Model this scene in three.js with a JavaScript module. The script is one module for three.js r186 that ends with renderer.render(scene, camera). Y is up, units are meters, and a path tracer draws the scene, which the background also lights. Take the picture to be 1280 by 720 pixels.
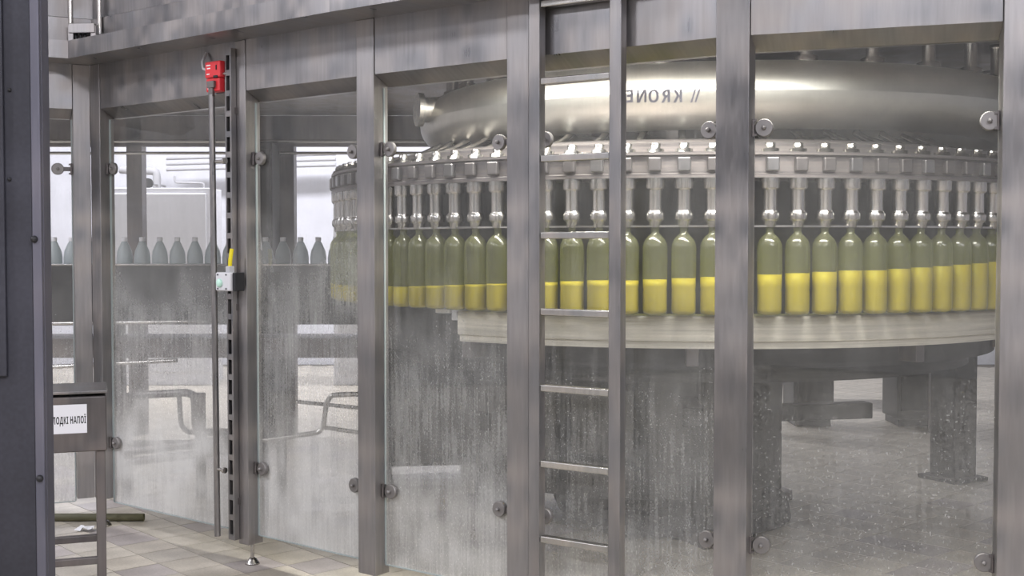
import * as THREE from 'three';
import { RectAreaLightUniformsLib } from 'three/addons/lights/RectAreaLightUniformsLib.js';
import { RoundedBoxGeometry } from 'three/addons/geometries/RoundedBoxGeometry.js';
import { mergeGeometries } from 'three/addons/utils/BufferGeometryUtils.js';
import { FontLoader } from 'three/addons/loaders/FontLoader.js';
import { TextGeometry } from 'three/addons/geometries/TextGeometry.js';

// ------------------------------------------------------------------ camera, exposure
const F = 1500, HORIZON = 308, EYE = 1.48;
const PITCH = Math.atan((360 - HORIZON) / F);
const scene = new THREE.Scene();
scene.background = new THREE.Color(0x08090a);
const camera = new THREE.PerspectiveCamera(2 * Math.atan(360 / F) * 180 / Math.PI, 1280 / 720, 0.05, 60);
camera.position.set(0, EYE, 0);
camera.rotation.x = -PITCH;
camera.updateMatrixWorld();
const renderer = new THREE.WebGLRenderer({ antialias: true });
renderer.toneMapping = THREE.LinearToneMapping;
renderer.toneMappingExposure = 0.88;
renderer.shadowMap.enabled = true;
RectAreaLightUniformsLib.init();

// ------------------------------------------------------------------ light levels (lamps are built further down with these)
const HALL_FRONT = 112, HALL_REAR = 66, GUARD_LAMP = 84;
const COOL = 0xf5f5fd, WARM = 0xfffdf5;

// ------------------------------------------------------------------ helpers
let seed = 7;
const rnd = () => { seed = (seed * 1664525 + 1013904223) >>> 0; return seed / 4294967296; };
function at(px, py, depth) {            // the point of a photo pixel at a given distance in front of the camera
  const d = new THREE.Vector3((px - 640) / F, (360 - py) / F, -1).applyEuler(camera.rotation);
  return d.multiplyScalar(depth / -d.z).add(camera.position);
}
const taken = new Map();
function numbered(n) { const k = taken.get(n) || 0; taken.set(n, k + 1); return k ? `${n}_${String(k).padStart(3, '0')}` : n; }
function shadows(o) { o.castShadow = true; o.receiveShadow = true; return o; }
function tag(o, label, category, group, kind) {
  if (label) o.userData.label = label;
  if (category) o.userData.category = category;
  if (group) o.userData.group = group;
  if (kind) o.userData.kind = kind;
  return o;
}
function thing(name, label, category, pos = [0, 0, 0], turn = 0, group) {
  const o = new THREE.Group(); o.name = numbered(name);
  o.position.set(...pos); o.rotation.y = turn; scene.add(o);
  return tag(o, label, category, group);
}
function part(name, geo, mat, parent) { const m = shadows(new THREE.Mesh(geo, mat)); m.name = name; parent.add(m); return m; }
function solo(name, geo, mat, label, category, group) { const m = shadows(new THREE.Mesh(geo, mat)); m.name = numbered(name); scene.add(m); return tag(m, label, category, group); }
function sub(name, parent, pos = [0, 0, 0], turn = 0) { const g = new THREE.Group(); g.name = name; g.position.set(...pos); g.rotation.y = turn; parent.add(g); return g; }
const G = gs => mergeGeometries(gs.map(g => { const r = g.index ? g.toNonIndexed() : g; for (const k of Object.keys(r.attributes)) if (!['position', 'normal', 'uv'].includes(k)) r.deleteAttribute(k); return r; }));
const uvm = (g) => {                    // texture coordinates in metres, from the face each triangle looks along
  const r = g.index ? g.toNonIndexed() : g, p = r.attributes.position, n = r.attributes.normal, u = new Float32Array(p.count * 2);
  for (let i = 0; i < p.count; i++) {
    const ax = Math.abs(n.getX(i)), ay = Math.abs(n.getY(i)), az = Math.abs(n.getZ(i));
    const [a, b] = ay > ax && ay > az ? [p.getX(i), p.getZ(i)] : ax > az ? [p.getZ(i), p.getY(i)] : [p.getX(i), p.getY(i)];
    u[2 * i] = a; u[2 * i + 1] = b;
  }
  r.setAttribute('uv', new THREE.BufferAttribute(u, 2)); return r;
};
const box = (w, h, d, x = 0, y = 0, z = 0) => uvm(new THREE.BoxGeometry(w, h, d).translate(x, y, z));
const rbox = (w, h, d, x = 0, y = 0, z = 0, r = 0.004) => uvm(new RoundedBoxGeometry(w, h, d, 2, Math.min(r, w / 2.1, h / 2.1, d / 2.1)).translate(x, y, z));
const span = (x0, x1, y0, y1, z0, z1, r = 0.003) => rbox(x1 - x0, y1 - y0, z1 - z0, (x0 + x1) / 2, (y0 + y1) / 2, (z0 + z1) / 2, r);
const cyl = (r0, r1, h, x = 0, y = 0, z = 0, s = 20) => new THREE.CylinderGeometry(r1, r0, h, s).translate(x, y + h / 2, z);   // from y upwards
const lathe = (pts, s = 24) => new THREE.LatheGeometry(pts.map(([r, y]) => new THREE.Vector2(r, y)), s);
function tube(pts, r, s = 8, round = true) {
  const v = pts.map(p => p.isVector3 ? p : new THREE.Vector3(...p));
  let c;
  if (round) c = new THREE.CatmullRomCurve3(v, false, 'catmullrom', 0.15); else { c = new THREE.CurvePath(); for (let i = 0; i < v.length - 1; i++) c.add(new THREE.LineCurve3(v[i], v[i + 1])); }
  return new THREE.TubeGeometry(c, Math.max(8, v.length * 10), r, s, false);
}
function hex8(b, t) {                   // a solid between four bottom and four top corners, given in the same order
  const q = [[b[3], b[2], b[1], b[0]], [t[0], t[1], t[2], t[3]], [b[0], b[1], t[1], t[0]], [b[1], b[2], t[2], t[1]], [b[2], b[3], t[3], t[2]], [b[3], b[0], t[0], t[3]]];
  const pos = [], uv = [];
  for (const f of q) {
    const w = f[0].distanceTo(f[1]), h = f[0].distanceTo(f[3]);
    for (const [k, u, v] of [[0, 0, 0], [1, w, 0], [2, w, h], [0, 0, 0], [2, w, h], [3, 0, h]]) { pos.push(f[k].x, f[k].y, f[k].z); uv.push(u, v); }
  }
  const g = new THREE.BufferGeometry();
  g.setAttribute('position', new THREE.Float32BufferAttribute(pos, 3)); g.setAttribute('uv', new THREE.Float32BufferAttribute(uv, 2)); g.computeVertexNormals();
  return g;
}
// value noise, tiling
function noiseField(n, cells, s0) {
  const grid = []; let s = s0; const r = () => { s = (s * 1664525 + 1013904223) >>> 0; return s / 4294967296; };
  for (let i = 0; i < cells[0] * cells[1]; i++) grid.push(r());
  const w = n[0], h = n[1], out = new Float32Array(w * h), sm = t => t * t * (3 - 2 * t);
  for (let y = 0; y < h; y++) for (let x = 0; x < w; x++) {
    const fx = x / w * cells[0], fy = y / h * cells[1], x0 = Math.floor(fx), y0 = Math.floor(fy), tx = sm(fx - x0), ty = sm(fy - y0);
    const x1 = (x0 + 1) % cells[0], y1 = (y0 + 1) % cells[1];
    out[y * w + x] = (grid[y0 * cells[0] + x0] * (1 - tx) + grid[y0 * cells[0] + x1] * tx) * (1 - ty) + (grid[y1 * cells[0] + x0] * (1 - tx) + grid[y1 * cells[0] + x1] * tx) * ty;
  }
  return out;
}
function texture(w, h, fn, srgb, repeat) {
  const d = new Uint8Array(w * h * 4);
  for (let i = 0; i < w * h; i++) { const c = fn(i, i % w, Math.floor(i / w)); d[4 * i] = c[0] * 255; d[4 * i + 1] = c[1] * 255; d[4 * i + 2] = c[2] * 255; d[4 * i + 3] = 255; }
  const t = new THREE.DataTexture(d, w, h); t.magFilter = THREE.LinearFilter; t.minFilter = THREE.LinearMipmapLinearFilter; t.generateMipmaps = true;
  t.wrapS = t.wrapT = THREE.RepeatWrapping; if (srgb) t.colorSpace = THREE.SRGBColorSpace; if (repeat) t.repeat.set(...repeat); t.needsUpdate = true; return t;
}
const clamp = (v, a = 0, b = 1) => Math.min(b, Math.max(a, v));

// ------------------------------------------------------------------ materials
const N = 512;
const nA = noiseField([N, N], [5, 5], 11), nB = noiseField([N, N], [17, 13], 12), nC = noiseField([N, N], [90, 6], 13), nD = noiseField([N, N], [256, 24], 14), nE = noiseField([N, N], [200, 200], 15);
const steelMap = texture(N, N, i => { const v = 0.86 + 0.10 * (nA[i] - 0.5) + 0.10 * (nB[i] - 0.5) + 0.05 * (nC[i] - 0.5) + 0.03 * (nD[i] - 0.5); const p = 0.03 * (nB[i] - 0.5); return [clamp(v + p), clamp(v - 0.005), clamp(v - p)]; }, true);
const steelRough = texture(N, N, i => { const v = clamp(0.72 + 0.3 * (nA[i] - 0.5) + 0.25 * (nB[i] - 0.5) + 0.1 * (nD[i] - 0.5)); return [v, v, v]; });
const grimeMap = texture(N, N, i => { const v = 0.86 + 0.12 * (nA[i] - 0.5) + 0.12 * (nB[i] - 0.5) + 0.08 * (nE[i] - 0.5); return [clamp(v), clamp(v - 0.01), clamp(v - 0.02)]; }, true);
const plasterMap = texture(N, N, i => { const v = 0.93 + 0.05 * (nA[i] - 0.5) + 0.03 * (nE[i] - 0.5); return [v, v, v]; }, true);
const M = {
  steel: new THREE.MeshStandardMaterial({ color: 0xaeacab, metalness: 0.88, roughness: 0.55, map: steelMap, roughnessMap: steelRough }),
  steelDull: new THREE.MeshStandardMaterial({ color: 0x8a8583, metalness: 0.75, roughness: 0.7, map: steelMap, roughnessMap: steelRough }),
  polished: new THREE.MeshStandardMaterial({ color: 0xdcdad4, metalness: 1, roughness: 0.26, map: steelMap }),
  tank: new THREE.MeshStandardMaterial({ color: 0xe8e6dc, metalness: 1, roughness: 0.44, map: steelMap }),
  discSteel: new THREE.MeshStandardMaterial({ color: 0x8d8a89, metalness: 0.8, roughness: 0.5 }),
  dark: new THREE.MeshStandardMaterial({ color: 0x4a4b4c, metalness: 0.5, roughness: 0.6, map: grimeMap }),
  black: new THREE.MeshStandardMaterial({ color: 0x1c1c1f, roughness: 0.6 }),
  cabinet: new THREE.MeshStandardMaterial({ color: 0x42434d, metalness: 0.35, roughness: 0.55, map: grimeMap }),
  cabinetFlange: new THREE.MeshStandardMaterial({ color: 0x7c7c88, metalness: 0.6, roughness: 0.5, map: steelMap }),
  red: new THREE.MeshStandardMaterial({ color: 0xd8343c, roughness: 0.45 }),
  white: new THREE.MeshStandardMaterial({ color: 0xe9e9ee, roughness: 0.6, map: plasterMap }),
  offWhite: new THREE.MeshStandardMaterial({ color: 0xcfcfd3, roughness: 0.55 }),
  cream: new THREE.MeshStandardMaterial({ color: 0xe8e5d8, roughness: 0.42, map: grimeMap }),
  yellowCable: new THREE.MeshStandardMaterial({ color: 0xe2d021, roughness: 0.5 }),
  greenDome: new THREE.MeshStandardMaterial({ color: 0xbfe6d6, roughness: 0.3 }),
  greyCable: new THREE.MeshStandardMaterial({ color: 0xb5b5b8, roughness: 0.6 }),
  juice: new THREE.MeshStandardMaterial({ color: 0xc6ae00, roughness: 0.4 }),
  bottle: new THREE.MeshPhysicalMaterial({ color: 0xdde0a6, roughness: 0.2, transmission: 0.93, thickness: 0, ior: 1.5 }),
  bottleGrey: new THREE.MeshPhysicalMaterial({ color: 0xc3ccce, roughness: 0.5, transmission: 0.5, thickness: 0 }),
  pane: new THREE.MeshPhysicalMaterial({ color: 0xf7f7f6, roughness: 0.02, transmission: 1, thickness: 0, ior: 1.5 }),
  paneEdge: new THREE.MeshStandardMaterial({ color: 0x9da6a6, roughness: 0.4 }),
  letterGrey: new THREE.MeshStandardMaterial({ color: 0x9b99a3, roughness: 0.7 }),
  print: new THREE.MeshStandardMaterial({ color: 0x17171b, roughness: 0.8 }),
  paper: new THREE.MeshStandardMaterial({ color: 0xf0f0f4, roughness: 0.8 }),
  hose: new THREE.MeshStandardMaterial({ color: 0x6b6a50, roughness: 0.6, map: grimeMap }),
  grout: new THREE.MeshStandardMaterial({ color: 0x77726a, roughness: 0.9, map: grimeMap }),
  wallPaint: new THREE.MeshStandardMaterial({ color: 0xe4e5ec, roughness: 0.75, map: plasterMap }),
  wallGrey: new THREE.MeshStandardMaterial({ color: 0xb4b3b4, roughness: 0.8, map: plasterMap }),
  ceiling: new THREE.MeshStandardMaterial({ color: 0xc4c4c8, roughness: 0.85, map: plasterMap }),
  lampFace: new THREE.MeshStandardMaterial({ color: 0xffffff, emissive: 0xf6f6ff, emissiveIntensity: 3 }),
  orange: new THREE.MeshStandardMaterial({ color: 0xc98a4a, roughness: 0.6 }),
};
const tileMats = [0xe0dacd, 0xdad4c8, 0xccc5c2, 0xe2dbcd].map(c => new THREE.MeshStandardMaterial({ color: c, roughness: 0.38, map: grimeMap }));

// ------------------------------------------------------------------ plan of the glass guard: vertices along its front face
const plan = (px, sep) => { const d = 2145 / sep; return new THREE.Vector2((px - 640) / F * d, -d); };
const corner = plan(115, 342);
const left = corner.clone().add(new THREE.Vector2(-0.89, 0.455).multiplyScalar(0.95));
const V = [left, corner, plan(302, 389), plan(457, 428.5), plan(647, 472), plan(914, 526.5), plan(1274, 566)];
V.push(V[6].clone().add(new THREE.Vector2(0.83, 0.1)), V[6].clone().add(new THREE.Vector2(1.65, 0.02)));
const SEG = V.slice(0, -1).map((a, i) => { const b = V[i + 1], d = b.clone().sub(a), L = d.length(); d.normalize(); return { a, b, d, L, turn: Math.atan2(-d.y, d.x) }; });
for (const s of SEG) { s.n = new THREE.Vector2(Math.sin(s.turn), Math.cos(s.turn)); }
function offset(i, dist) {               // vertex i moved out by dist, with mitred joints
  const p = SEG[Math.max(0, i - 1)], q = SEG[Math.min(SEG.length - 1, i)];
  const m = p.n.clone().add(q.n).normalize(), k = dist / m.dot(q.n);
  return V[i].clone().addScaledVector(m, k);
}
function strip(i, d0, d1, y0, y1) {      // a mitred bar along segment i
  const c = [offset(i, d1), offset(i + 1, d1), offset(i + 1, d0), offset(i, d0)];
  return hex8(c.map(p => new THREE.Vector3(p.x, y0, p.y)), c.map(p => new THREE.Vector3(p.x, y1, p.y)));
}
const HEAD0 = 2.19, HEAD1 = 2.42, GLASS0 = 0.14, GLASS1 = 2.15, SET = -0.06;

// ------------------------------------------------------------------ the hall
const HX0 = -8, HX1 = 9, HZ0 = -15, HZ1 = 6, HC = 5;
const structure = (name, geo, mat) => { const m = shadows(new THREE.Mesh(geo, mat)); m.name = name; scene.add(m); m.userData.kind = 'structure'; return m; };
structure('wall_back', box(HX1 - HX0, HC, 0.2, (HX0 + HX1) / 2, HC / 2, HZ0 - 0.1), M.wallPaint);
structure('wall_front', box(HX1 - HX0, HC, 0.2, (HX0 + HX1) / 2, HC / 2, HZ1 + 0.1), M.wallGrey);
structure('wall_left', box(0.2, HC, HZ1 - HZ0, HX0 - 0.1, HC / 2, (HZ0 + HZ1) / 2), M.wallGrey);
structure('wall_right', box(0.2, HC, HZ1 - HZ0, HX1 + 0.1, HC / 2, (HZ0 + HZ1) / 2), M.wallPaint);
structure('ceiling', box(HX1 - HX0 + 0.4, 0.2, HZ1 - HZ0 + 0.4, (HX0 + HX1) / 2, HC + 0.1, (HZ0 + HZ1) / 2), M.ceiling);

// floor: tiles laid on a grid that runs at about 45 degrees to the view
{
  const floor = new THREE.Group(); floor.name = 'floor'; floor.userData.kind = 'structure'; scene.add(floor);
  part('grout_bed', box(HX1 - HX0, 0.2, HZ1 - HZ0, (HX0 + HX1) / 2, -0.106, (HZ0 + HZ1) / 2), M.grout, floor);
  const S = 0.215, A = 42 * Math.PI / 180, u = new THREE.Vector2(-Math.sin(A), -Math.cos(A)), v = new THREE.Vector2(Math.cos(A), -Math.sin(A));
  const org = at(311, 640, 6).setY(0); const tg = [0, 1].map(k => uvm(new THREE.BoxGeometry(S - 0.004, 0.02, S - 0.004).translate(0, -0.01 - 0.0006 * k, 0)));
  const cells = [];
  for (let i = -95; i <= 95; i++) for (let j = -95; j <= 95; j++) {
    const x = org.x + u.x * i * S + v.x * j * S, z = org.z + u.y * i * S + v.y * j * S;
    if (x < HX0 + 0.25 || x > HX1 - 0.25 || z < HZ0 + 0.25 || z > HZ1 - 0.25) continue;
    const px = 640 + F * x / -z, py = HORIZON + F * EYE / -z;
    const seen = z < -4.5 && z > -9 && px > 40 && px < 1290 && py < 745;
    cells.push({ x, z, score: seen ? -z - (px < 470 ? 3 : 0) : 99 });
  }
  cells.sort((a, b) => a.score - b.score);
  const near = cells.slice(0, 300).filter(c => c.score < 90), rest = cells.slice(near.length);
  near.forEach((c, k) => { const m = part(numbered('tile'), tg[k % 2], tileMats[Math.floor(rnd() * 4)], floor); m.position.set(c.x, 0, c.z); m.rotation.y = Math.PI / 2 + A; });
  const im = new THREE.InstancedMesh(tg[0], tileMats[0], rest.length), mt = new THREE.Matrix4(), col = new THREE.Color();
  rest.forEach((c, k) => { mt.makeRotationY(Math.PI / 2 + A).setPosition(c.x, 0, c.z); im.setMatrixAt(k, mt); const g = 0.86 + 0.16 * rnd(); im.setColorAt(k, col.setRGB(g, g, g * 0.99)); });
  im.name = 'tile_field'; im.userData.kind = 'stuff'; shadows(im); floor.add(im);
}

// lamps under the hall ceiling: a tray with a glowing face, and a light of its size just below it
function ceilingLamp(x, z, w, d, power, label, turn = 0) {
  const t = thing('ceiling_lamp', label, 'lamp', [x, HC - 0.35, z], turn, 'hall ceiling lamps');
  part('tray', rbox(w + 0.06, 0.08, d + 0.06, 0, 0.05, 0), M.offWhite, t);
  part('diffuser', box(w, 0.01, d, 0, 0.004, 0), M.lampFace, t);
  for (const s of [-1, 1]) part('hanger', cyl(0.006, 0.006, 0.27, s * w * 0.4, 0.08, 0, 6), M.steelDull, t);
  const l = new THREE.RectAreaLight(COOL, power, w, d); l.name = 'lamp_light'; l.rotation.x = -Math.PI / 2; l.position.y = -0.004; t.add(l);
}
ceilingLamp(1.6, 1.2, 1.5, 0.5, HALL_FRONT, 'long white ceiling lamp above the walkway before the glass guard');
ceilingLamp(-1.6, 2.4, 1.5, 0.5, HALL_FRONT, 'long white ceiling lamp at the back of the walkway');
ceilingLamp(-5.2, -0.6, 1.5, 0.5, HALL_FRONT, 'long white ceiling lamp near the left hand wall');
ceilingLamp(-5.6, -4.2, 1.5, 0.5, HALL_FRONT, 'long white ceiling lamp high to the left of the corner post');
ceilingLamp(4.2, 2.6, 1.5, 0.5, HALL_FRONT, 'long white ceiling lamp near the right hand wall');
for (const [x, z, w] of [[-5, -12.6, 1.2], [-1.6, -12.6, 1.2], [2, -12.6, 0.4], [5.5, -12.6, 0.3], [-5.5, -8.5, 0.5]]) ceilingLamp(x, z, 1.6, 0.6, HALL_REAR * w, 'long white ceiling lamp behind the filling machine');

// ------------------------------------------------------------------ guard frame: posts, header panels, cap beam, fascia, roof, rear side
const frame = thing('machine_guard', 'brushed stainless steel guard frame of posts and header panels around the filler', 'machine guard');
const postW = [0.1, 0.075, 0.07, 0.1, 0.1, 0.115, 0.11, 0.1, 0.1];
for (let i = 2; i <= 8; i++) {
  const tn = (SEG[i - 1].turn + SEG[Math.min(i, SEG.length - 1)].turn) / 2, w = postW[i];
  const p = sub('post', frame, [V[i].x, 0, V[i].y], tn);
  part('tube', span(-w / 2, w / 2, 0.1, HEAD1, -0.085, 0), M.steel, p);
  part('foot', G([cyl(0.009, 0.009, 0.1, 0, 0.012, -0.05, 12), lathe([[0, 0.03], [0.012, 0.03], [0.02, 0.022], [0.032, 0.006], [0.034, 0], [0, 0]], 20).translate(0, 0, -0.05)]), M.polished, p);
}
{ // the corner where the two fronts meet: two flat faces and a bead between them
  const p = sub('corner_post', frame, [V[1].x, 0, V[1].y], SEG[1].turn);
  part('tube', span(0, 0.085, 0.16, HEAD1, -0.085, 0), M.steel, p);
  const q = part('tube', span(-0.085, 0, 0.16, HEAD1, -0.085, 0), M.steel, p); q.rotation.y = SEG[0].turn - SEG[1].turn;
  part('foot', G([cyl(0.008, 0.008, 0.15, 0, 0.012, -0.06, 12), lathe([[0, 0.03], [0.012, 0.03], [0.02, 0.022], [0.032, 0.006], [0.034, 0], [0, 0]], 20).translate(0, 0, -0.06)]), M.polished, p);
}
for (let i = 0; i < 8; i++) {
  const s = SEG[i], a = i === 1 ? 0.085 : postW[i] / 2, b = i === 0 ? 0.085 : (postW[i + 1] || 0.1) / 2;
  const g = sub('header', frame, [s.a.x, 0, s.a.y], s.turn);
  const sh = new THREE.Shape([[0, HEAD1], [0, HEAD0], [-0.085, GLASS1 - 0.005], [-0.12, GLASS1 - 0.005], [-0.12, HEAD1]].map(q => new THREE.Vector2(...q)));
  const L = s.L - a - b - 0.006;
  const hp = part('header_panel', undefined, M.steel, g); // the profile is drawn with x outward: turn it so that depth runs along the front
  const ge = new THREE.ExtrudeGeometry(sh, { depth: L, bevelEnabled: false }); const P = ge.attributes.position;
  for (let k = 0; k < P.count; k++) { const [x, y, z] = [P.getX(k), P.getY(k), P.getZ(k)]; P.setXYZ(k, a + 0.003 + L - z, y, x - 0.004); }
  ge.computeVertexNormals(); hp.geometry = uvm(ge); const U = hp.geometry.attributes.uv; for (let k = 0; k < U.count; k++) U.setXY(k, U.getX(k) + i * 0.37, U.getY(k) + i * 0.23);
  part('cap_beam', strip(i, -0.02, 0.2, HEAD1, HEAD1 + 0.088), M.steel, frame);
  part('fascia_panel', strip(i, -0.06, -0.02, HEAD1 + 0.088, 2.66), M.steel, frame);
  part('fascia_panel', strip(i, -0.07, -0.035, 2.666, 3.3), M.steel, frame);
}
// rear side of the guard
const RZ = -9.4;
{
  const sh = new THREE.Shape([...V.map((p, i) => offset(i, -0.06)), new THREE.Vector2(4.6, -6), new THREE.Vector2(4.6, RZ), new THREE.Vector2(-4.4, RZ)].map(p => new THREE.Vector2(p.x, -p.y)));
  part('roof_sheet', uvm(new THREE.ExtrudeGeometry(sh, { depth: 0.03, bevelEnabled: false }).rotateX(-Math.PI / 2).translate(0, 2.5, 0)), M.steelDull, frame);
  part('rear_header', span(-4.4, 4.6, 2.26, 2.5, RZ - 0.06, RZ), M.steelDull, frame);
  const xs = [-4.35, at(168, 250, 9.4).x, at(354, 250, 9.4).x, 0.2, 1.9, 3.4, 4.5];
  xs.forEach((x, k) => part('rear_post', span(x - (k === 1 ? 0.06 : 0.085), x + (k === 1 ? 0.06 : 0.085), 0, 2.5, RZ - 0.12, RZ), M.steelDull, frame));
  part('rear_rail', G([tube([[-4.4, 2.2, RZ + 0.1], [4.5, 2.2, RZ + 0.1]], 0.012, 8, false), tube([[-4.4, 2.29, RZ + 0.12], [4.5, 2.29, RZ + 0.12]], 0.012, 8, false)]), M.polished, frame);
}

// ------------------------------------------------------------------ glass panels with clamps and a film of condensation
function filmTexture(k, o) {
  const w = 384, h = 768;
  const a = noiseField([w, h], [4, 7], 100 + k), b = noiseField([w, h], [22, 10], 200 + k), c = noiseField([w, h], [110, 16], 300 + k), d = noiseField([w, h], [192, 384], 400 + k), e = noiseField([w, h], [9, 22], 500 + k);
  return texture(w, h, (i, x, y) => {
    const t = y / h;                                        // 0 at the foot of the pane
    const edge = t + 0.16 * (a[i] - 0.5) + 0.07 * (b[i] - 0.5) + 0.05 * (c[i] - 0.5);
    const low = clamp((o.line - edge) / 0.16);              // splash zone: dense droplets below a ragged line
    const foot = clamp((o.foot - edge) / 0.14);             // thickest spray at the foot
    let v = o.top + (o.mid - o.top) * low + (o.low - o.mid) * foot;
    v *= 0.75 + 0.35 * a[i] + 0.22 * (e[i] - 0.5) * 2;
    v += (o.run || 0.12) * (c[i] - 0.5) * (0.25 + low) ;    // runs of water
    v += 0.1 * (d[i] - 0.5) * (0.3 + low);                 // droplets
    if (d[i] > 0.95) v += 0.22 * low + 0.05;
    v = clamp(v, 0.01, 0.85); return [v, v, v];
  });
}
const clampDisc = G([new THREE.CylinderGeometry(0.031, 0.031, 0.013, 28).translate(0, -0.004, 0), new THREE.CylinderGeometry(0.028, 0.031, 0.004, 28).translate(0, 0.0045, 0), new THREE.CylinderGeometry(0.007, 0.008, 0.012, 12).translate(0, 0.012, 0), new THREE.CylinderGeometry(0.003, 0.007, 0.004, 12).translate(0, 0.02, 0)]).rotateX(Math.PI / 2);
function glassPanel(i, o, label) {
  const s = SEG[i], a = i === 1 ? 0.085 : postW[i] / 2, b = i === 0 ? 0.085 : (postW[i + 1] || 0.1) / 2;
  const t = thing('glass_panel', label, 'glass panel', [s.a.x, 0, s.a.y], s.turn, undefined);
  const x0 = a + 0.004, x1 = s.L - b - 0.004, w = x1 - x0, h = GLASS1 - 0.012 - GLASS0, cx = (x0 + x1) / 2, cy = GLASS0 + h / 2;
  part('pane', new THREE.PlaneGeometry(w, h).translate(cx, cy, SET), M.pane, t);
  part('pane_edge', G([box(0.004, h, 0.01, x0 - 0.002, cy, SET), box(0.004, h, 0.01, x1 + 0.002, cy, SET), box(w, 0.004, 0.01, cx, GLASS0 - 0.002, SET)]), M.paneEdge, t);
  const fm = new THREE.MeshPhysicalMaterial({ color: o.tint || 0xf2f2f1, roughness: 1, transmission: 0.25, thickness: 0, alphaMap: filmTexture(i, o), transparent: true });
  const film = part('condensation', new THREE.PlaneGeometry(w, h).translate(cx, cy, SET - 0.003), fm, t); film.userData.label = 'film of water droplets and runs on the glass';
  film.castShadow = false;
  for (const [side, y] of o.clamps) {
    const dx = side < 0 ? x0 + 0.04 : x1 - (i < 4 ? 0.068 : i === 4 ? 0.042 : 0.03), reach = side < 0 ? 1 : (x1 - dx) / 0.04, c = sub('clamp', t, [dx, y, SET + 0.014]);
    part('disc', clampDisc, M.discSteel, c);
    const e = side < 0 ? -1 : 1;
    part('bracket', G([box(0.034 * reach, 0.022, 0.008, e * 0.034 * reach, 0, -0.004), box(0.006, 0.05, 0.02, e * 0.042 * reach, 0, 0), cyl(0.005, 0.005, 0.06, e * (0.042 * reach - 0.006), -0.03, 0.008, 10), box(0.02, 0.008, 0.012, e * (0.042 * reach - 0.008), 0.024, 0.006), box(0.02, 0.008, 0.012, e * (0.042 * reach - 0.008), -0.024, 0.006)]), M.steelDull, c);
  }
  return t;
}
const both = [[-1, 1.882], [-1, 0.455], [1, 1.882], [1, 0.455]];
glassPanel(0, { line: 0.5, foot: 0.25, top: 0.12, mid: 0.3, low: 0.5, clamps: [[1, 1.882], [1, 0.455]] }, 'narrow view of a hazy glass panel behind the box with the paper sign');
glassPanel(1, { line: 0.64, foot: 0.3, top: 0.13, mid: 0.38, low: 0.8, clamps: [[-1, 1.882], [-1, 0.455]] }, 'wide foggy glass panel behind the hanging steel rod and red switch');
glassPanel(2, { line: 0.74, foot: 0.26, top: 0.1, mid: 0.34, low: 0.7, clamps: both }, 'foggy glass panel right of the slotted channel with the bottle ring ending behind it');
glassPanel(3, { line: 0.6, foot: 0.24, top: 0.06, mid: 0.27, low: 0.56, clamps: both, run: 0.14 }, 'glass panel with water streaks and the tank end behind it');
const ladderGlass = glassPanel(4, { line: 0.55, foot: 0.16, top: 0.1, mid: 0.22, low: 0.46, clamps: both, run: 0.13 }, 'glass panel with mirrored lettering behind the steel ladder');
glassPanel(5, { line: 0.5, foot: 0.14, top: 0.09, mid: 0.15, low: 0.34, clamps: both, run: 0.06 }, 'clearest glass panel, without ladder, in front of the fullest yellow bottles');

glassPanel(6, { line: 0.5, foot: 0.14, top: 0.09, mid: 0.15, low: 0.34, clamps: both, run: 0.06 }, 'glass panel next along from the clearest one, past the right hand post');
glassPanel(7, { line: 0.5, foot: 0.14, top: 0.09, mid: 0.15, low: 0.34, clamps: both, run: 0.06 }, 'last glass panel at the right hand end of the guard');
// mirrored letters set flat on the inner side of the ladder's glass
{
  const font = await new FontLoader().loadAsync('fonts/droid/droid_sans_bold.typeface.json');
  const s = SEG[4], H = 0.046;
  const hit = (px, py) => {             // where a photo pixel meets this pane, in its own coordinates
    const d = at(px, py, 1).sub(camera.position), o = camera.position, n = s.n;
    const q = s.a.clone().addScaledVector(n, SET - 0.006), k = ((q.x - o.x) * n.x + (q.y - o.z) * n.y) / (d.x * n.x + d.z * n.y);
    const w = o.clone().addScaledVector(d, k); return [new THREE.Vector2(w.x, w.z).sub(s.a).dot(s.d), w.y];
  };
  const letters = []; 'KRONES'.split('').forEach((ch, k) => {
    const g = new TextGeometry(ch, { font, size: H, depth: 0.001, curveSegments: 6, bevelEnabled: false }); g.computeBoundingBox(); g.translate(-(g.boundingBox.min.x + g.boundingBox.max.x) / 2, 0, 0).rotateY(Math.PI);
    const [lx, ly] = hit(847 - k * 15, 128); g.translate(lx, ly, SET - 0.006); letters.push(g);
  });
  const [mx, my] = hit(864, 128);
  for (const k of [0, 1]) { const g = box(0.007, H, 0.001, 0, H / 2, 0); g.applyMatrix4(new THREE.Matrix4().makeShear(0, 0, 0.35, 0, 0, 0)); letters.push(g.translate(mx + k * 0.016, my, SET - 0.0065)); }
  part('lettering', G(letters), M.letterGrey, ladderGlass).userData.label = 'grey mirrored letters reading KRONES from within';
}

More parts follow.
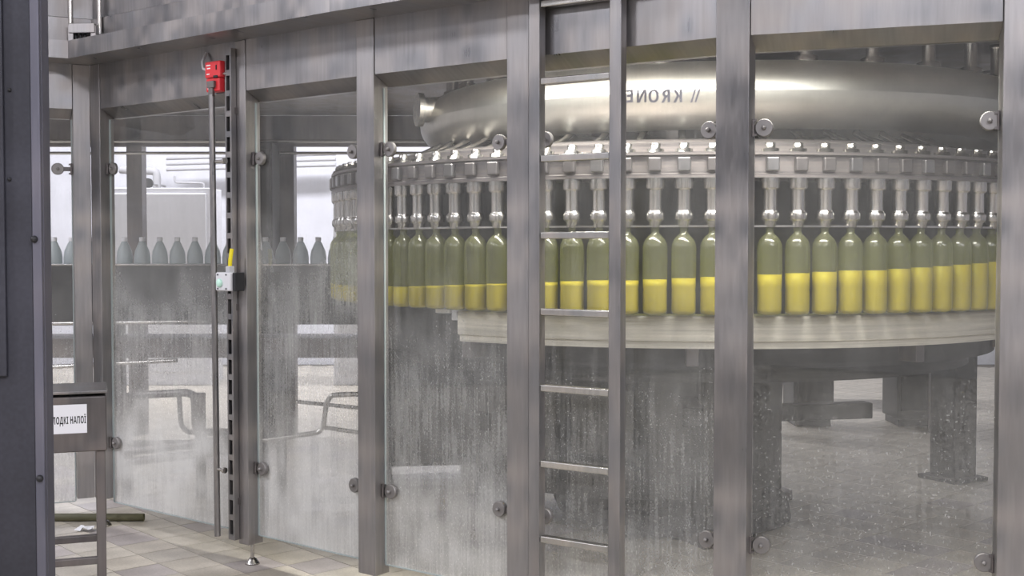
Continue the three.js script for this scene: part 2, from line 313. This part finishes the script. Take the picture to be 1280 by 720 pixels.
// ------------------------------------------------------------------ lamps under the guard roof, hidden behind the header
function guardLamp(i, x0, x1) {
  const s = SEG[i], t = thing('guard_lamp', 'slim lamp tube under the guard roof', 'lamp', [s.a.x, 2.43, s.a.y], s.turn, 'lamp tubes inside the guard');
  const L = x1 - x0, cx = (x0 + x1) / 2;
  part('housing', rbox(L + 0.06, 0.05, 0.22, cx, 0.03, -0.2), M.offWhite, t);
  part('diffuser', rbox(L, 0.02, 0.18, cx, -0.004, -0.2), M.lampFace, t);
  const l = new THREE.RectAreaLight(WARM, GUARD_LAMP, L, 0.18); l.name = 'lamp_light'; l.position.set(cx, -0.022, -0.2); l.rotation.x = -Math.PI / 2; t.add(l);
}
guardLamp(5, 0.05, 0.8); guardLamp(4, 0.05, 0.8); guardLamp(3, 0.05, 0.75);

// ------------------------------------------------------------------ filling carousel
const TX = 0.22, CX = 0.907, CZ = -6.585, RB = 1.835, NV = 102;
{
  const t = thing('filling_carousel', 'rotary filling carousel with ring tank, rows of filling valves and steel rings', 'filling machine', [CX, 0, CZ]);
  const ring = (pts, s = 160) => { const g = lathe([...pts, pts[0]], s); g.computeVertexNormals(); return g.toNonIndexed(); };
  const flat = pts => { // rings with crisp edges: each side of the profile lathed on its own
    const gs = []; for (let k = 0; k < pts.length; k++) gs.push(lathe([pts[k], pts[(k + 1) % pts.length]], 160)); return G(gs);
  };
  const tk = []; for (let k = 0; k <= 28; k++) { const a = -k / 28 * 2 * Math.PI + Math.PI; tk.push([1.46 - 0.165 * Math.cos(a), 2.125 + 0.145 * Math.sin(a)]); }
  part('ring_tank', lathe(tk, 160), M.tank, t).position.x = TX;
  part('valve_ring', flat([[1.62, 1.75], [1.875, 1.75], [1.875, 1.765], [1.862, 1.77], [1.862, 1.835], [1.875, 1.84], [1.875, 1.852], [1.62, 1.852]]), M.steelDull, t);  // duller steel stands in for the weaker light on this ring
  part('upper_ring', flat([[1.3, 1.852], [1.72, 1.852], [1.72, 1.9], [1.55, 1.93], [1.3, 1.93]]), M.steelDull, t);
  part('neck_ring', flat([[1.70, 1.556], [1.85, 1.556], [1.85, 1.564], [1.70, 1.564]]), M.polished, t);
  part('drum', flat([[1.2, 1.0], [1.62, 1.0], [1.62, 1.75], [1.2, 1.75]]), M.dark, t);
  part('turntable', flat([[0.3, 0.97], [1.62, 0.97], [1.62, 1.0], [0.3, 1.0]]), M.dark, t);
  part('mast', cyl(0.16, 0.16, 1.5, 0, 0.98, 0, 24), M.steelDull, t);
  for (let k = 0; k < 6; k++) { const g = part('spoke', rbox(1.05, 0.06, 0.08, 0.62, 2.02, 0), M.steelDull, t); g.rotation.y = k * Math.PI / 3; }
  const stem = lathe([[0, 1.89], [0.018, 1.89], [0.02, 1.886], [0.02, 1.868], [0.034, 1.866], [0.034, 1.852]], 16);
  const body = lathe([[0.04, 1.752], [0.04, 1.712], [0.036, 1.706], [0.029, 1.702], [0.029, 1.625], [0.033, 1.618], [0.038, 1.61], [0.038, 1.59], [0.034, 1.584], [0.026, 1.578], [0.024, 1.556]], 18);
  const block = rbox(0.05, 0.055, 0.03, 0, 1.803, 0.035, 0.006);
  for (let k = 0; k < NV; k++) {
    const a = k / NV * Math.PI * 2, v = sub('filling_valve', t, [Math.sin(a) * RB, 0, Math.cos(a) * RB], a);
    part('valve_body', body, M.polished, v); part('valve_cap', stem, M.polished, v);
    part('valve_block', block, k % 3 === 1 ? M.steel : M.steelDull, v);
  }
  for (let k = 0; k < 51; k++) { const a = k / 51 * Math.PI * 2, p = part('feed_pipe', tube([[0, 1.99, 1.34], [0, 1.95, 1.42], [0, 1.925, 1.5], [0, 1.89, 1.56], [0, 1.86, 1.6]], 0.017, 8), M.polished, t); p.rotation.y = a; }
  for (let k = 0; k < 30; k++) { const a = (k + 0.4) / 30 * Math.PI * 2, g = sub('actuator', t, [TX + Math.sin(a) * 1.46, 0, Math.cos(a) * 1.46], a); part('cylinder', lathe([[0.05, 2.25], [0.05, 2.285], [0.028, 2.295], [0.028, 2.41], [0.034, 2.412], [0.034, 2.43], [0, 2.432]], 16), M.polished, g); }
  // the port at the end of the tank's outline
  const pa = Math.atan2(-1.44, 0.45), pg = sub('tank_port', t, [TX + Math.sin(pa) * 1.585, 2.17, Math.cos(pa) * 1.585], pa);
  part('neck', new THREE.CylinderGeometry(0.06, 0.07, 0.12, 20).rotateX(Math.PI / 2).translate(0, 0, 0.03), M.tank, pg);
  part('flange', new THREE.CylinderGeometry(0.085, 0.085, 0.03, 24).rotateX(Math.PI / 2).translate(0, 0, 0.085), M.tank, pg);
}
// bottles in the carousel, fuller as they travel round
{
  const prof = [[0, 0.006], [0.03, 0], [0.045, 0.004], [0.05, 0.02], [0.05, 0.09], [0.0485, 0.1], [0.05, 0.11], [0.05, 0.262], [0.0475, 0.282], [0.04, 0.3], [0.026, 0.315], [0.0165, 0.323], [0.0145, 0.335], [0.017, 0.337], [0.017, 0.343], [0.014, 0.345], [0.014, 0.356]];
  const shell = lathe(prof, 22);
  const rAt = y => { for (let k = 3; k < prof.length - 1; k++) if (y <= prof[k + 1][1]) { const [r0, y0] = prof[k], [r1, y1] = prof[k + 1]; return r0 + (r1 - r0) * (y - y0) / (y1 - y0); } return 0.014; };
  const fills = new Map();
  const juice = lv => { const q = Math.round(lv * 200) / 200; if (!fills.has(q)) { const p = [[0, 0.009], [0.03, 0.004], [0.043, 0.008], [0.0475, 0.02]]; for (const [r, y] of prof.slice(4)) if (y < q) p.push([r - 0.0025, y]); p.push([rAt(q) - 0.0025, q], [0, q]); fills.set(q, lathe(p, 22)); } return fills.get(q); };
  for (let k = 0; k < NV; k++) {
    let a = k / NV * Math.PI * 2; if (a > Math.PI) a -= 2 * Math.PI;
    if (Math.abs(a) > 1.95) continue;
    const lv = clamp(0.155 + 0.073 * a, 0.08, 0.215), h = lv < 0.11 ? ['a quarter', 'least filled bottles'] : lv < 0.165 ? ['almost half', 'half filled bottles'] : ['more than half', 'fullest bottles'];
    const b = thing('bottle', `clear bottle filled ${h[0]} with yellow drink, hanging under the filling valves`, 'bottle', [CX + Math.sin(a) * RB, 1.208, CZ + Math.cos(a) * RB], a, `${h[1]} in the filling carousel`);
    part('shell', shell, M.bottle, b);
    part('drink', juice(lv), M.juice, b);
  }
}
// cream drip guard below the bottles, ending at the left
{
  const R0 = 1.62, R1 = 1.79, a0 = -0.69, a1 = 1.7, prof = [[R0, 1.2], [R1, 1.2], [R1 + 0.006, 1.192], [R1 + 0.006, 1.1], [R1 - 0.008, 1.095], [R1 - 0.008, 1.068], [R0, 1.06]];
  const gs = []; for (let k = 0; k < prof.length; k++) gs.push(new THREE.LatheGeometry([prof[k], prof[(k + 1) % prof.length]].map(p => new THREE.Vector2(...p)), 100, a0, a1 - a0));
  const t = thing('drip_guard', 'cream curved guard ring running under the row of bottles', 'guard ring', [CX, 0, CZ]);
  part('ring', G(gs), M.cream, t);
  for (const a of [-0.7, -0.1, 0.5, 1.1]) { const g = part('bracket', rbox(0.05, 0.08, 0.12, 0, 1.03, 1.66), M.steelDull, t); g.rotation.y = a; }
}
// stand under the carousel
{
  const t = thing('machine_stand', 'dark machine stand with box legs under the carousel', 'machine base', [CX, 0, CZ]);
  part('gearbox', G([cyl(0.8, 0.82, 0.66, -0.25, 0.25, 0, 48), cyl(0.4, 0.5, 0.24, -0.25, 0.04, 0, 32)]), M.dark, t);
  part('base_plate', cyl(0.62, 0.6, 0.1, 0, 0.02, 0, 40), M.dark, t);
  part('top_plate', cyl(1.5, 1.5, 0.06, 0, 0.9, 0, 64), M.dark, t);
  for (const [lx, lz] of [[0.55, -0.45], [-1.0, -0.2], [-0.2, -1.1], [0.1, 0.6]]) { const g = sub('leg', t, [lx, 0, lz], 0.4); part('box_leg', rbox(0.19, 0.84, 0.19, 0, 0.48, 0, 0.01), M.dark, g); part('foot_plate', rbox(0.28, 0.06, 0.28, 0, 0.03, 0, 0.008), M.steelDull, g); }
  part('motor', G([new THREE.CylinderGeometry(0.16, 0.16, 0.4, 24).rotateZ(Math.PI / 2).translate(-0.75, 0.5, 0.5), box(0.1, 0.35, 0.2, -0.5, 0.32, 0.5)]), M.dark, t);
  for (const [a, y] of [[0.2, 0.55], [1.5, 0.7]]) { const p = part('cross_beam', rbox(2.3, 0.09, 0.1, 0, y, 0, 0.008), M.dark, t); p.rotation.y = a; }
}
for (const [px, z, w, lb] of [[1192, 7.6, 0.2, 'square grey support column standing right of the carousel stand']]) {
  const p = at(px, 500, z), t = thing('support_column', lb, 'column', [p.x, 0, -z], 0.5);
  part('shaft', rbox(w, 2.46, w, 0, 1.24, 0, 0.008), M.dark, t); part('base_plate', rbox(w + 0.1, 0.025, w + 0.1, 0, 0.0125, 0), M.dark, t);
}

// ------------------------------------------------------------------ conveyor with bottles to the left of the carousel
{
  const z = -7.5, t = thing('bottle_conveyor', 'long conveyor with dark side plate carrying grey bottles', 'conveyor', [-2.4, 0, z]);
  part('side_plate', rbox(3.1, 0.36, 0.03, 0, 1.18, 0.12), M.dark, t);
  part('side_plate', rbox(3.1, 0.36, 0.03, 0, 1.18, -0.12), M.dark, t);
  part('top_rail', rbox(3.1, 0.014, 0.04, 0, 1.367, 0.12), M.polished, t);
  part('belt', box(3.1, 0.02, 0.2, 0, 1.2, 0), M.black, t);
  part('guide_rail', tube([[-1.5, 1.0, 0.3], [0.55, 1.03, 0.3]], 0.013, 8, false), M.polished, t);
  part('guide_rail', tube([[-1.5, 0.7, 0.35], [0.4, 0.8, 0.35]], 0.013, 8, false), M.polished, t);
  for (const x of [-1.0, -0.1, 0.75]) for (const s of [-1, 1]) part('leg', rbox(0.08, 1.0, 0.05, x, 0.5, s * 0.11), M.steelDull, t);
  part('drip_tray', rbox(3.0, 0.12, 0.4, 0, 0.86, 0), M.steelDull, t);
  const shell = lathe([[0, 0], [0.045, 0], [0.05, 0.012], [0.05, 0.2], [0.044, 0.24], [0.022, 0.29], [0.015, 0.3], [0.015, 0.318]], 18), cap = lathe([[0.016, 0.3], [0.018, 0.302], [0.018, 0.325], [0, 0.326]], 16);
  for (let k = 0; k < 27; k++) {
    const b = thing('conveyor_bottle', 'translucent grey bottle with pale cap riding on the conveyor', 'bottle', [-3.85 + k * 0.11, 1.212, z], 0, 'bottles on the conveyor');
    part('shell', shell, M.bottleGrey, b); part('cap', cap, M.white, b);
  }
}
{
  const p = at(329, 250, 9.1), t = thing('tall_cabinet', 'tall dark grey cabinet beside the rear post left of the bottle ring', 'cabinet', [p.x, 0, p.z]);
  part('body', rbox(0.16, 2.2, 0.3, 0, 1.16, -0.1, 0.01), M.dark, t); part('plinth', rbox(0.14, 0.06, 0.26, 0, 0.03, -0.1), M.black, t); part('door', rbox(0.13, 2.1, 0.02, 0, 1.16, 0.06), M.dark, t);
  const c0 = at(534, 500, 7.7), mc = thing('capper_base', 'dark steel machine base cabinet left of the carousel stand', 'machine base', [c0.x, 0, c0.z], 0.15);
  part('body', rbox(0.62, 0.8, 0.4, 0, 0.5, 0, 0.01), M.dark, mc); part('door', rbox(0.27, 0.66, 0.02, -0.15, 0.5, 0.205), M.dark, mc); part('door', rbox(0.27, 0.66, 0.02, 0.15, 0.5, 0.205), M.dark, mc);
  part('ledge', rbox(0.66, 0.03, 0.44, 0, 0.915, 0), M.steelDull, mc); for (const x of [-0.26, 0.26]) for (const z of [-0.15, 0.15]) part('foot', cyl(0.03, 0.02, 0.1, x, 0, z, 12), M.steelDull, mc);
  const q = thing('reflection_blocks', 'small white blocks added to imitate a bright glass reflection where the guard ring ends', 'glass_reflection', [at(568, 393, 5.25).x, at(568, 393, 5.25).y, -5.25], -0.3);
  part('housing', rbox(0.09, 0.05, 0.05, 0.04, 0, 0, 0.006), M.white, q); part('face', rbox(0.07, 0.02, 0.03, -0.045, 0.016, 0.01, 0.004), M.white, q); part('window', box(0.05, 0.028, 0.002, 0.045, 0, 0.026), M.greyCable, q); part('bracket', rbox(0.02, 0.02, 0.4, 0.04, 0, -0.2), M.steelDull, q);  // added white blocks imitate a bright reflection on the glass, not a real fitting
}
// pipework and rails behind the foggy glass
const pipe = (pts, r, label, mat = M.steelDull) => solo('pipe', tube(pts.map(p => at(...p)), r, 10), mat, label, 'pipe');
pipe([[170, 494, 7.1], [232, 491, 7.1], [243, 496, 7.1], [245, 532, 7.1], [252, 540, 7.1], [330, 541, 7.1]], 0.024, 'grey pipe bent downward in a loop behind the wide foggy glass');
pipe([[224, 494, 7.0], [226, 528, 7.0], [236, 540, 7.0], [330, 546, 7.0]], 0.014, 'thin grey pipe hanging inside the bent pipe loop');
pipe([[150, 566, 6.9], [330, 544, 6.7]], 0.025, 'straight grey pipe crossing low behind the wide foggy glass');
pipe([[140, 580, 6.8], [330, 558, 6.6]], 0.022, 'lower of the two straight grey pipes near the floor');
pipe([[326, 551, 6.6], [395, 541, 6.6], [404, 534, 6.6], [408, 505, 6.6], [416, 494, 6.6], [470, 492, 6.6]], 0.014, 'bright bent handrail pipe behind the foggy glass beside the bottle ring', M.polished);
pipe([[370, 502, 6.9], [470, 512, 6.9]], 0.011, 'short bright straight pipe behind the bent handrail', M.polished);
pipe([[404, 534, 6.7], [470, 544, 6.7]], 0.012, 'short bright pipe branching low from the bent handrail', M.polished);
pipe([[319, 251, 6.5], [321, 275, 6.5], [325, 313, 6.5]], 0.014, 'short white leaning tube behind the foggy glass above the conveyor', M.white);
{ // low pipe trestle that carries the pipes
  const t = thing('pipe_trestle', 'low grey steel trestle with two legs under the pipes', 'trestle');
  for (const px of [158, 250, 292]) { const p = at(px, 560, 7.0); part('leg', rbox(0.05, 0.62, 0.05, p.x, 0.31, p.z - 0.02), M.steelDull, t); }
  const a = at(150, 560, 7.05), b = at(300, 560, 7.05); part('cross_bar', span(a.x, b.x, 0.28, 0.33, a.z - 0.05, a.z), M.steelDull, t);
  for (const px of [330, 352]) { const p = at(px, 560, 6.75); part('leg', rbox(0.05, 0.5, 0.05, p.x, 0.25, p.z), M.steelDull, t); }
}

// ------------------------------------------------------------------ rear of the hall: white cabinets, conduits, gauge
{
  const cab = (x0, x1, h, z, label) => { const t = thing('wall_cabinet', label, 'cabinet', [(x0 + x1) / 2, 0, z]); const w = x1 - x0; part('body', rbox(w, h, 0.5, 0, h / 2, 0, 0.01), M.white, t); part('door', rbox(w - 0.08, h - 0.2, 0.03, 0, h / 2 + 0.04, 0.26, 0.01), M.offWhite, t); part('handle', rbox(0.03, 0.2, 0.04, w / 2 - 0.12, h / 2, 0.29), M.dark, t); return t; };
  cab(-4.4, -3.2, 2.1, -13, 'tall white cabinet by the rear wall behind the wide foggy glass');
  cab(-1.9, -1.2, 1.9, -13, 'tall white cabinet by the rear wall left of the bottle ring');
  const z = 14.7;
  const t = thing('conduit_run', 'white conduits running along the rear wall with a drop pipe', 'conduit');
  for (const y of [196, 203, 210]) part('conduit', tube([at(208, y + 2, z), at(420, y - 4, z)], 0.022, 8, false), M.greyCable, t);
  part('drop_pipe', tube([at(150, 212, z), at(192, 214, z), at(196, 220, z), at(196, 300, z)], 0.05, 8), M.greyCable, t);
  part('bent_conduit', tube([at(218, 220, z), at(220, 228, z), at(253, 229, z), at(255, 234, z), at(255, 300, z)], 0.014, 6), M.greyCable, t);
  const g = at(185, 229, 14.3), gt = thing('wall_gauge', 'round dark gauge on the rear wall near the drop pipe', 'gauge', [g.x, g.y, g.z]);
  part('dial', new THREE.CylinderGeometry(0.06, 0.06, 0.04, 20).rotateX(Math.PI / 2), M.dark, gt); part('stub', new THREE.CylinderGeometry(0.015, 0.015, 0.68, 8).rotateX(Math.PI / 2).translate(0, 0, -0.35), M.greyCable, gt);
  for (const [px, w, h, lb] of [[1010, 0.33, 1.25, 'narrow dark drive cabinet far behind the guard ring, left of the transfer table'], [1142, 0.4, 1.3, 'dark drive cabinet far behind the guard ring, beside the square column']]) {
    const p = at(px, 480, 10), q = thing('drive_cabinet', lb, 'cabinet', [p.x, 0, p.z]); part('body', rbox(w, h - 0.06, 0.4, 0, h / 2 + 0.03, 0, 0.01), M.dark, q); part('door', rbox(w - 0.06, h - 0.2, 0.02, 0, h / 2 + 0.03, 0.205), M.dark, q); part('plinth', rbox(w - 0.04, 0.06, 0.36, 0, 0.03, 0), M.black, q);
  }
  // far machines under the carousel's line of sight
  for (const [px, w, lb] of [[1075, 1.3, 'low grey transfer table on legs seen beneath the guard ring'], [700, 1.6, 'dark transfer table on legs far behind the ladder']]) {
    const p = at(px, 480, 11.4), q = thing('transfer_table', lb, 'table', [p.x, 0, p.z]);
    part('top', rbox(w, 0.14, 0.6, 0, 0.72, 0), M.dark, q); part('rail', rbox(w, 0.03, 0.03, 0, 0.9, 0.3), M.polished, q); part('rail', rbox(w, 0.03, 0.03, 0, 0.98, -0.3), M.offWhite, q);
    for (const sx of [-1, 1]) for (const sz of [-1, 1]) part('leg', rbox(0.07, 0.66, 0.07, sx * (w / 2 - 0.1), 0.33, sz * 0.22), M.steelDull, q);
  }
}

// ------------------------------------------------------------------ ladder before the guard
{
  const s = SEG[4], D = 0.06;
  const hitX = (px) => { const d = at(px, HORIZON, 1), o = s.a.clone().addScaledVector(s.n, D), k = (o.x * s.n.x + o.y * s.n.y) / (d.x * s.n.x + d.z * s.n.y); return new THREE.Vector2(d.x * k, d.z * k).sub(s.a).dot(s.d); };
  const t = thing('ladder', 'brushed steel ladder standing upright against the glass guard', 'ladder', [s.a.x, 0, s.a.y], s.turn);
  const xl = hitX(667), xr = hitX(768);
  for (const x of [xl, xr]) { part('rail', span(x - 0.024, x + 0.024, 0.0, 2.95, D - 0.045, D, 0.005), M.steel, t); }
  const ys = [5, 99, 195.5, 295.5, 394, 490.5, 587, 684];
  const zr = -(s.a.y + s.d.y * (xl + xr) / 2 + s.n.y * D);
  const y0 = EYE + (HORIZON - 99) / F * zr, y7 = EYE + (HORIZON - 684) / F * zr, dy = (y0 - y7) / 6;
  for (let k = -2; k <= 7; k++) part('rung', rbox(xr - xl - 0.048, 0.026, 0.034, (xl + xr) / 2, y0 - dy * k, D - 0.022, 0.005), M.polished, t);
}

// ------------------------------------------------------------------ slotted channel, rod, switches
const P1 = SEG[1], on1 = (px, py, d) => { // a photo pixel on the first front, d before its face, in that front's own coordinates
  const r = at(px, py, 1).sub(camera.position), o = P1.a.clone().addScaledVector(P1.n, d), k = (o.x * P1.n.x + o.y * P1.n.y) / (r.x * P1.n.x + r.z * P1.n.y);
  return new THREE.Vector3(new THREE.Vector2(r.x * k, r.z * k).sub(P1.a).dot(P1.d), EYE + r.y * k, d);
};
{
  const c = on1(291, HORIZON, 0.01), t = thing('slotted_channel', 'narrow slotted steel cable channel standing along the post beside the rod', 'cable channel', [P1.a.x, 0, P1.a.y], P1.turn);
  const y0 = 0.12, y1 = 2.385, n = 24, st = (y1 - y0 - 0.03) / n, w = 0.045;
  const sh = new THREE.Shape([[-w / 2, y0], [w / 2, y0], [w / 2, y1], [-w / 2, y1]].map(q => new THREE.Vector2(...q)));
  for (let k = 0; k < n; k++) { const a = y0 + 0.025 + k * st, b = a + st - 0.026; sh.holes.push(new THREE.Path([[-0.013, a], [-0.013, b], [0.011, b], [0.011, a]].map(q => new THREE.Vector2(...q)))); }
  part('front', uvm(new THREE.ExtrudeGeometry(sh, { depth: 0.012, bevelEnabled: false }).translate(c.x, 0, 0.018)), M.steel, t);
  part('back', box(w - 0.012, y1 - y0 - 0.004, 0.004, c.x, (y0 + y1) / 2, 0.006), M.black, t);
  part('side_wall', G([-1, 1].map(e => box(0.005, y1 - y0, 0.016, c.x + e * (w / 2 - 0.0025), (y0 + y1) / 2, 0.0105))), M.steel, t);
  part('bracket', G([0.3, 1.2, 2.1].map(y => box(0.03, 0.03, 0.02, c.x + 0.012, y, 0.0))), M.steelDull, t);
}
{
  const a = on1(264.5, 118, 0.05), b = on1(272, 670, 0.05), t = thing('hanging_rod', 'long thin steel rod hanging before the foggy glass under the red switch', 'rod', [P1.a.x, 0, P1.a.y], P1.turn);
  part('rod', tube([a, b], 0.0145, 14, false), M.steel, t);
  part('clevis', G([box(0.05, 0.03, 0.012, a.x + 0.004, a.y + 0.045, 0.055), box(0.03, 0.05, 0.014, a.x, a.y + 0.015, 0.05)]), M.steelDull, t);
  for (const py of [202, 586]) { const q = on1(270, py, 0.05); part('standoff', G([new THREE.CylinderGeometry(0.008, 0.008, 0.06, 12).rotateZ(Math.PI / 2).translate(q.x + 0.03, q.y, 0.05), new THREE.CylinderGeometry(0.014, 0.014, 0.012, 14).rotateZ(Math.PI / 2).translate(q.x + 0.062, q.y, 0.05)]), M.polished, t); }
}
{
  const c = on1(270, 95, 0.03), t = thing('safety_switch', 'red door safety switch with white print mounted on the header above the rod', 'switch', [P1.a.x, 0, P1.a.y], P1.turn);
  const w = 0.11, y = c.y;
  part('body', rbox(w, 0.075, 0.05, c.x, y + 0.028, 0.026, 0.006), M.red, t);
  part('head', rbox(w - 0.012, 0.062, 0.045, c.x - 0.004, y - 0.042, 0.024, 0.006), M.red, t);
  part('slot', G([box(0.03, 0.01, 0.006, c.x + 0.024, y - 0.006, 0.05), box(0.006, 0.022, 0.004, c.x + 0.03, y + 0.035, 0.052)]), M.black, t);
  part('print', G([box(0.03, 0.005, 0.001, c.x - 0.028, y + 0.048, 0.0515), box(0.024, 0.005, 0.001, c.x - 0.026, y + 0.034, 0.0515), box(0.02, 0.005, 0.001, c.x - 0.03, y + 0.008, 0.0515), box(0.02, 0.004, 0.001, c.x - 0.03, y - 0.03, 0.047), box(0.026, 0.004, 0.001, c.x - 0.028, y - 0.045, 0.047), box(0.018, 0.004, 0.001, c.x - 0.03, y - 0.058, 0.047)]), M.paper, t);
  part('cable', tube([[c.x - 0.05, y + 0.03, 0.03], [c.x - 0.085, y + 0.04, 0.035], [c.x - 0.1, y + 0.075, 0.03], [c.x - 0.104, y + 0.12, 0.004]], 0.007, 8), M.greyCable, t);
  part('bolt', new THREE.CylinderGeometry(0.008, 0.008, 0.02, 10).rotateZ(Math.PI / 2).translate(c.x + 0.06, y + 0.005, 0.03), M.polished, t);
}
{
  const c = on1(287, 352, 0.05), t = thing('push_button_box', 'pale grey push button box with yellow cable on the slotted channel', 'switch box', [P1.a.x, 0, P1.a.y], P1.turn);
  part('backplate', rbox(0.02, 0.085, 0.055, c.x + 0.058, c.y, 0.045, 0.004), M.black, t);
  part('body', rbox(0.108, 0.085, 0.05, c.x - 0.006, c.y, 0.06, 0.008), M.offWhite, t);
  part('button', new THREE.SphereGeometry(0.02, 18, 12).scale(1, 1, 0.6).translate(c.x - 0.026, c.y - 0.006, 0.087), M.greenDome, t);
  part('plug', rbox(0.03, 0.03, 0.03, c.x + 0.01, c.y + 0.056, 0.055, 0.004), M.greyCable, t);
  part('cable', tube([[c.x + 0.01, c.y + 0.068, 0.055], [c.x + 0.014, c.y + 0.1, 0.056], [c.x + 0.018, c.y + 0.15, 0.05]], 0.009, 8), M.yellowCable, t);
  part('screw', G([[-0.04, 0.032], [0.02, 0.032], [-0.04, -0.032], [0.02, -0.032]].map(([x, y]) => new THREE.CylinderGeometry(0.004, 0.004, 0.003, 8).rotateX(Math.PI / 2).translate(c.x + x, c.y + y, 0.086))), M.black, t);
}
// junction bracket and vertical conduits in the upper corner
{
  const c = offset(1, 0.05), t = thing('cable_gland_plate', 'small steel bracket with cables in the upper corner of the guard', 'bracket', [c.x, HEAD1 + 0.092, c.y], (SEG[0].turn + SEG[1].turn) / 2);
  part('plate', G([rbox(0.14, 0.05, 0.06, 0, 0.085, 0), rbox(0.03, 0.1, 0.05, -0.06, 0.05, 0), rbox(0.03, 0.1, 0.05, 0.06, 0.05, 0)]), M.steel, t);
  for (const x of [-0.025, 0, 0.025]) part('cable', tube([[x - 0.02, 0.06, 0.0], [x, 0.03, 0.03], [x + 0.008, 0.006, 0.04]], 0.006, 6), M.black, t);
  for (const x of [-0.08, 0.075]) part('conduit', cyl(0.012, 0.012, 0.6, x, 0.06, -0.02, 12), M.polished, t);
}

// ------------------------------------------------------------------ signed box on legs
{
  const z = 5.0, R = at(133, 490, z), t = thing('signed_box', 'steel box on tubular legs with a white paper sign at its front', 'box', [R.x, 0, R.z], 0.345);
  const w = 0.42, top = 0.868, bot = 0.625;
  part('box_body', rbox(w, top - bot - 0.012, 0.3, -w / 2, (top + bot) / 2 - 0.006, -0.15, 0.006), M.steelDull, t);
  part('lid', rbox(w + 0.01, 0.014, 0.32, -w / 2, top + 0.006, -0.155, 0.004), M.steel, t);
  for (const [x, zz] of [[-0.025, -0.03], [-0.025, -0.27], [-w + 0.025, -0.03], [-w + 0.025, -0.27]]) { part('leg', rbox(0.036, bot, 0.036, x, bot / 2, zz, 0.004), M.steelDull, t); }
  part('brace', rbox(0.03, 0.03, 0.22, -0.025, 0.16, -0.15, 0.004), M.steelDull, t); part('brace', rbox(w - 0.08, 0.03, 0.03, -w / 2, 0.16, -0.03, 0.004), M.steelDull, t); part('brace', rbox(w - 0.08, 0.03, 0.03, -w / 2, 0.2, -0.27, 0.004), M.steelDull, t);
  // paper sign
  const cv = document.createElement('canvas'); cv.width = 512; cv.height = 256; const cx = cv.getContext('2d');
  cx.fillStyle = '#eeeef3'; cx.fillRect(0, 0, 512, 256); cx.fillStyle = '#15151a'; cx.font = 'bold 92px sans-serif'; cx.textAlign = 'center'; cx.textBaseline = 'middle';
  cx.save(); cx.translate(256, 138); cx.scale(490 / cx.measureText('СОЛОДКІ НАПОЇ').width, 1); cx.fillText('СОЛОДКІ НАПОЇ', 0, 0); cx.restore();
  const tx = new THREE.CanvasTexture(cv); tx.colorSpace = THREE.SRGBColorSpace;
  const p = part('paper_sign', new THREE.PlaneGeometry(0.166, 0.12).translate(-0.161, 0.765, 0.0035), new THREE.MeshStandardMaterial({ map: tx, roughness: 0.8 }), t); p.userData.label = 'white paper sign printed СОЛОДКІ НАПОЇ';
}

// ------------------------------------------------------------------ things on the floor
solo('loose_tube', tube([at(60, 657, 6.42).setY(0.021), at(180, 657, 6.42).setY(0.021)], 0.021, 12, false), M.hose, 'olive brown tube lying on the tiles below the corner post', 'tube');
{
  const p = at(106, 664, 6.2), g = new THREE.PlaneGeometry(0.09, 0.06, 6, 5).rotateX(-Math.PI / 2), q = g.attributes.position; for (let k = 0; k < q.count; k++) q.setY(k, 0.004 + 0.022 * rnd()); g.computeVertexNormals();
  g.translate(p.x, 0, p.z); solo('paper_scrap', g, new THREE.MeshStandardMaterial({ color: 0xe8e8ea, roughness: 0.9, side: THREE.DoubleSide }), 'crumpled white paper scrap on the tiles beside the loose tube', 'paper');
}

// ------------------------------------------------------------------ dark cabinet close by at the left
{
  const z = 2.3, R = at(52, HORIZON, z), t = thing('control_cabinet', 'tall dark blue grey steel cabinet standing close at the left', 'cabinet', [R.x, 0, -z], 0);
  const m = z / F;
  part('flange', span(-12 * m, 0, 0, 2.6, -0.012, 0.0), M.cabinetFlange, t);
  part('side', span(-0.012, 0, 0, 2.6, -0.05, -0.012), M.cabinetFlange, t);
  part('body', span(-0.5, -12 * m, 0, 2.6, -0.05, -0.004), M.cabinet, t);
  part('panel', span(-0.5, -45 * m, 1.23, 2.6, -0.006, 0.004), M.cabinet, t);
  for (const py of [299, 598]) { const q = at(py < 400 ? 43 : 50, py, z); part('screw', lathe([[0, 0.008], [0.005, 0.007], [0.007, 0.002], [0.007, 0]], 12).rotateX(Math.PI / 2).translate(q.x - R.x, q.y, 0), M.black, t); }
  for (const py of [112, 224]) { const q = at(11, py, z); part('screw', lathe([[0, 0.005], [0.003, 0.004], [0.004, 0]], 10).rotateX(Math.PI / 2).translate(q.x - R.x, q.y, -0.004), M.black, t); }
}

scene.traverse(o => { if (o.isRectAreaLight) o.castShadow = true; });
renderer.render(scene, camera);
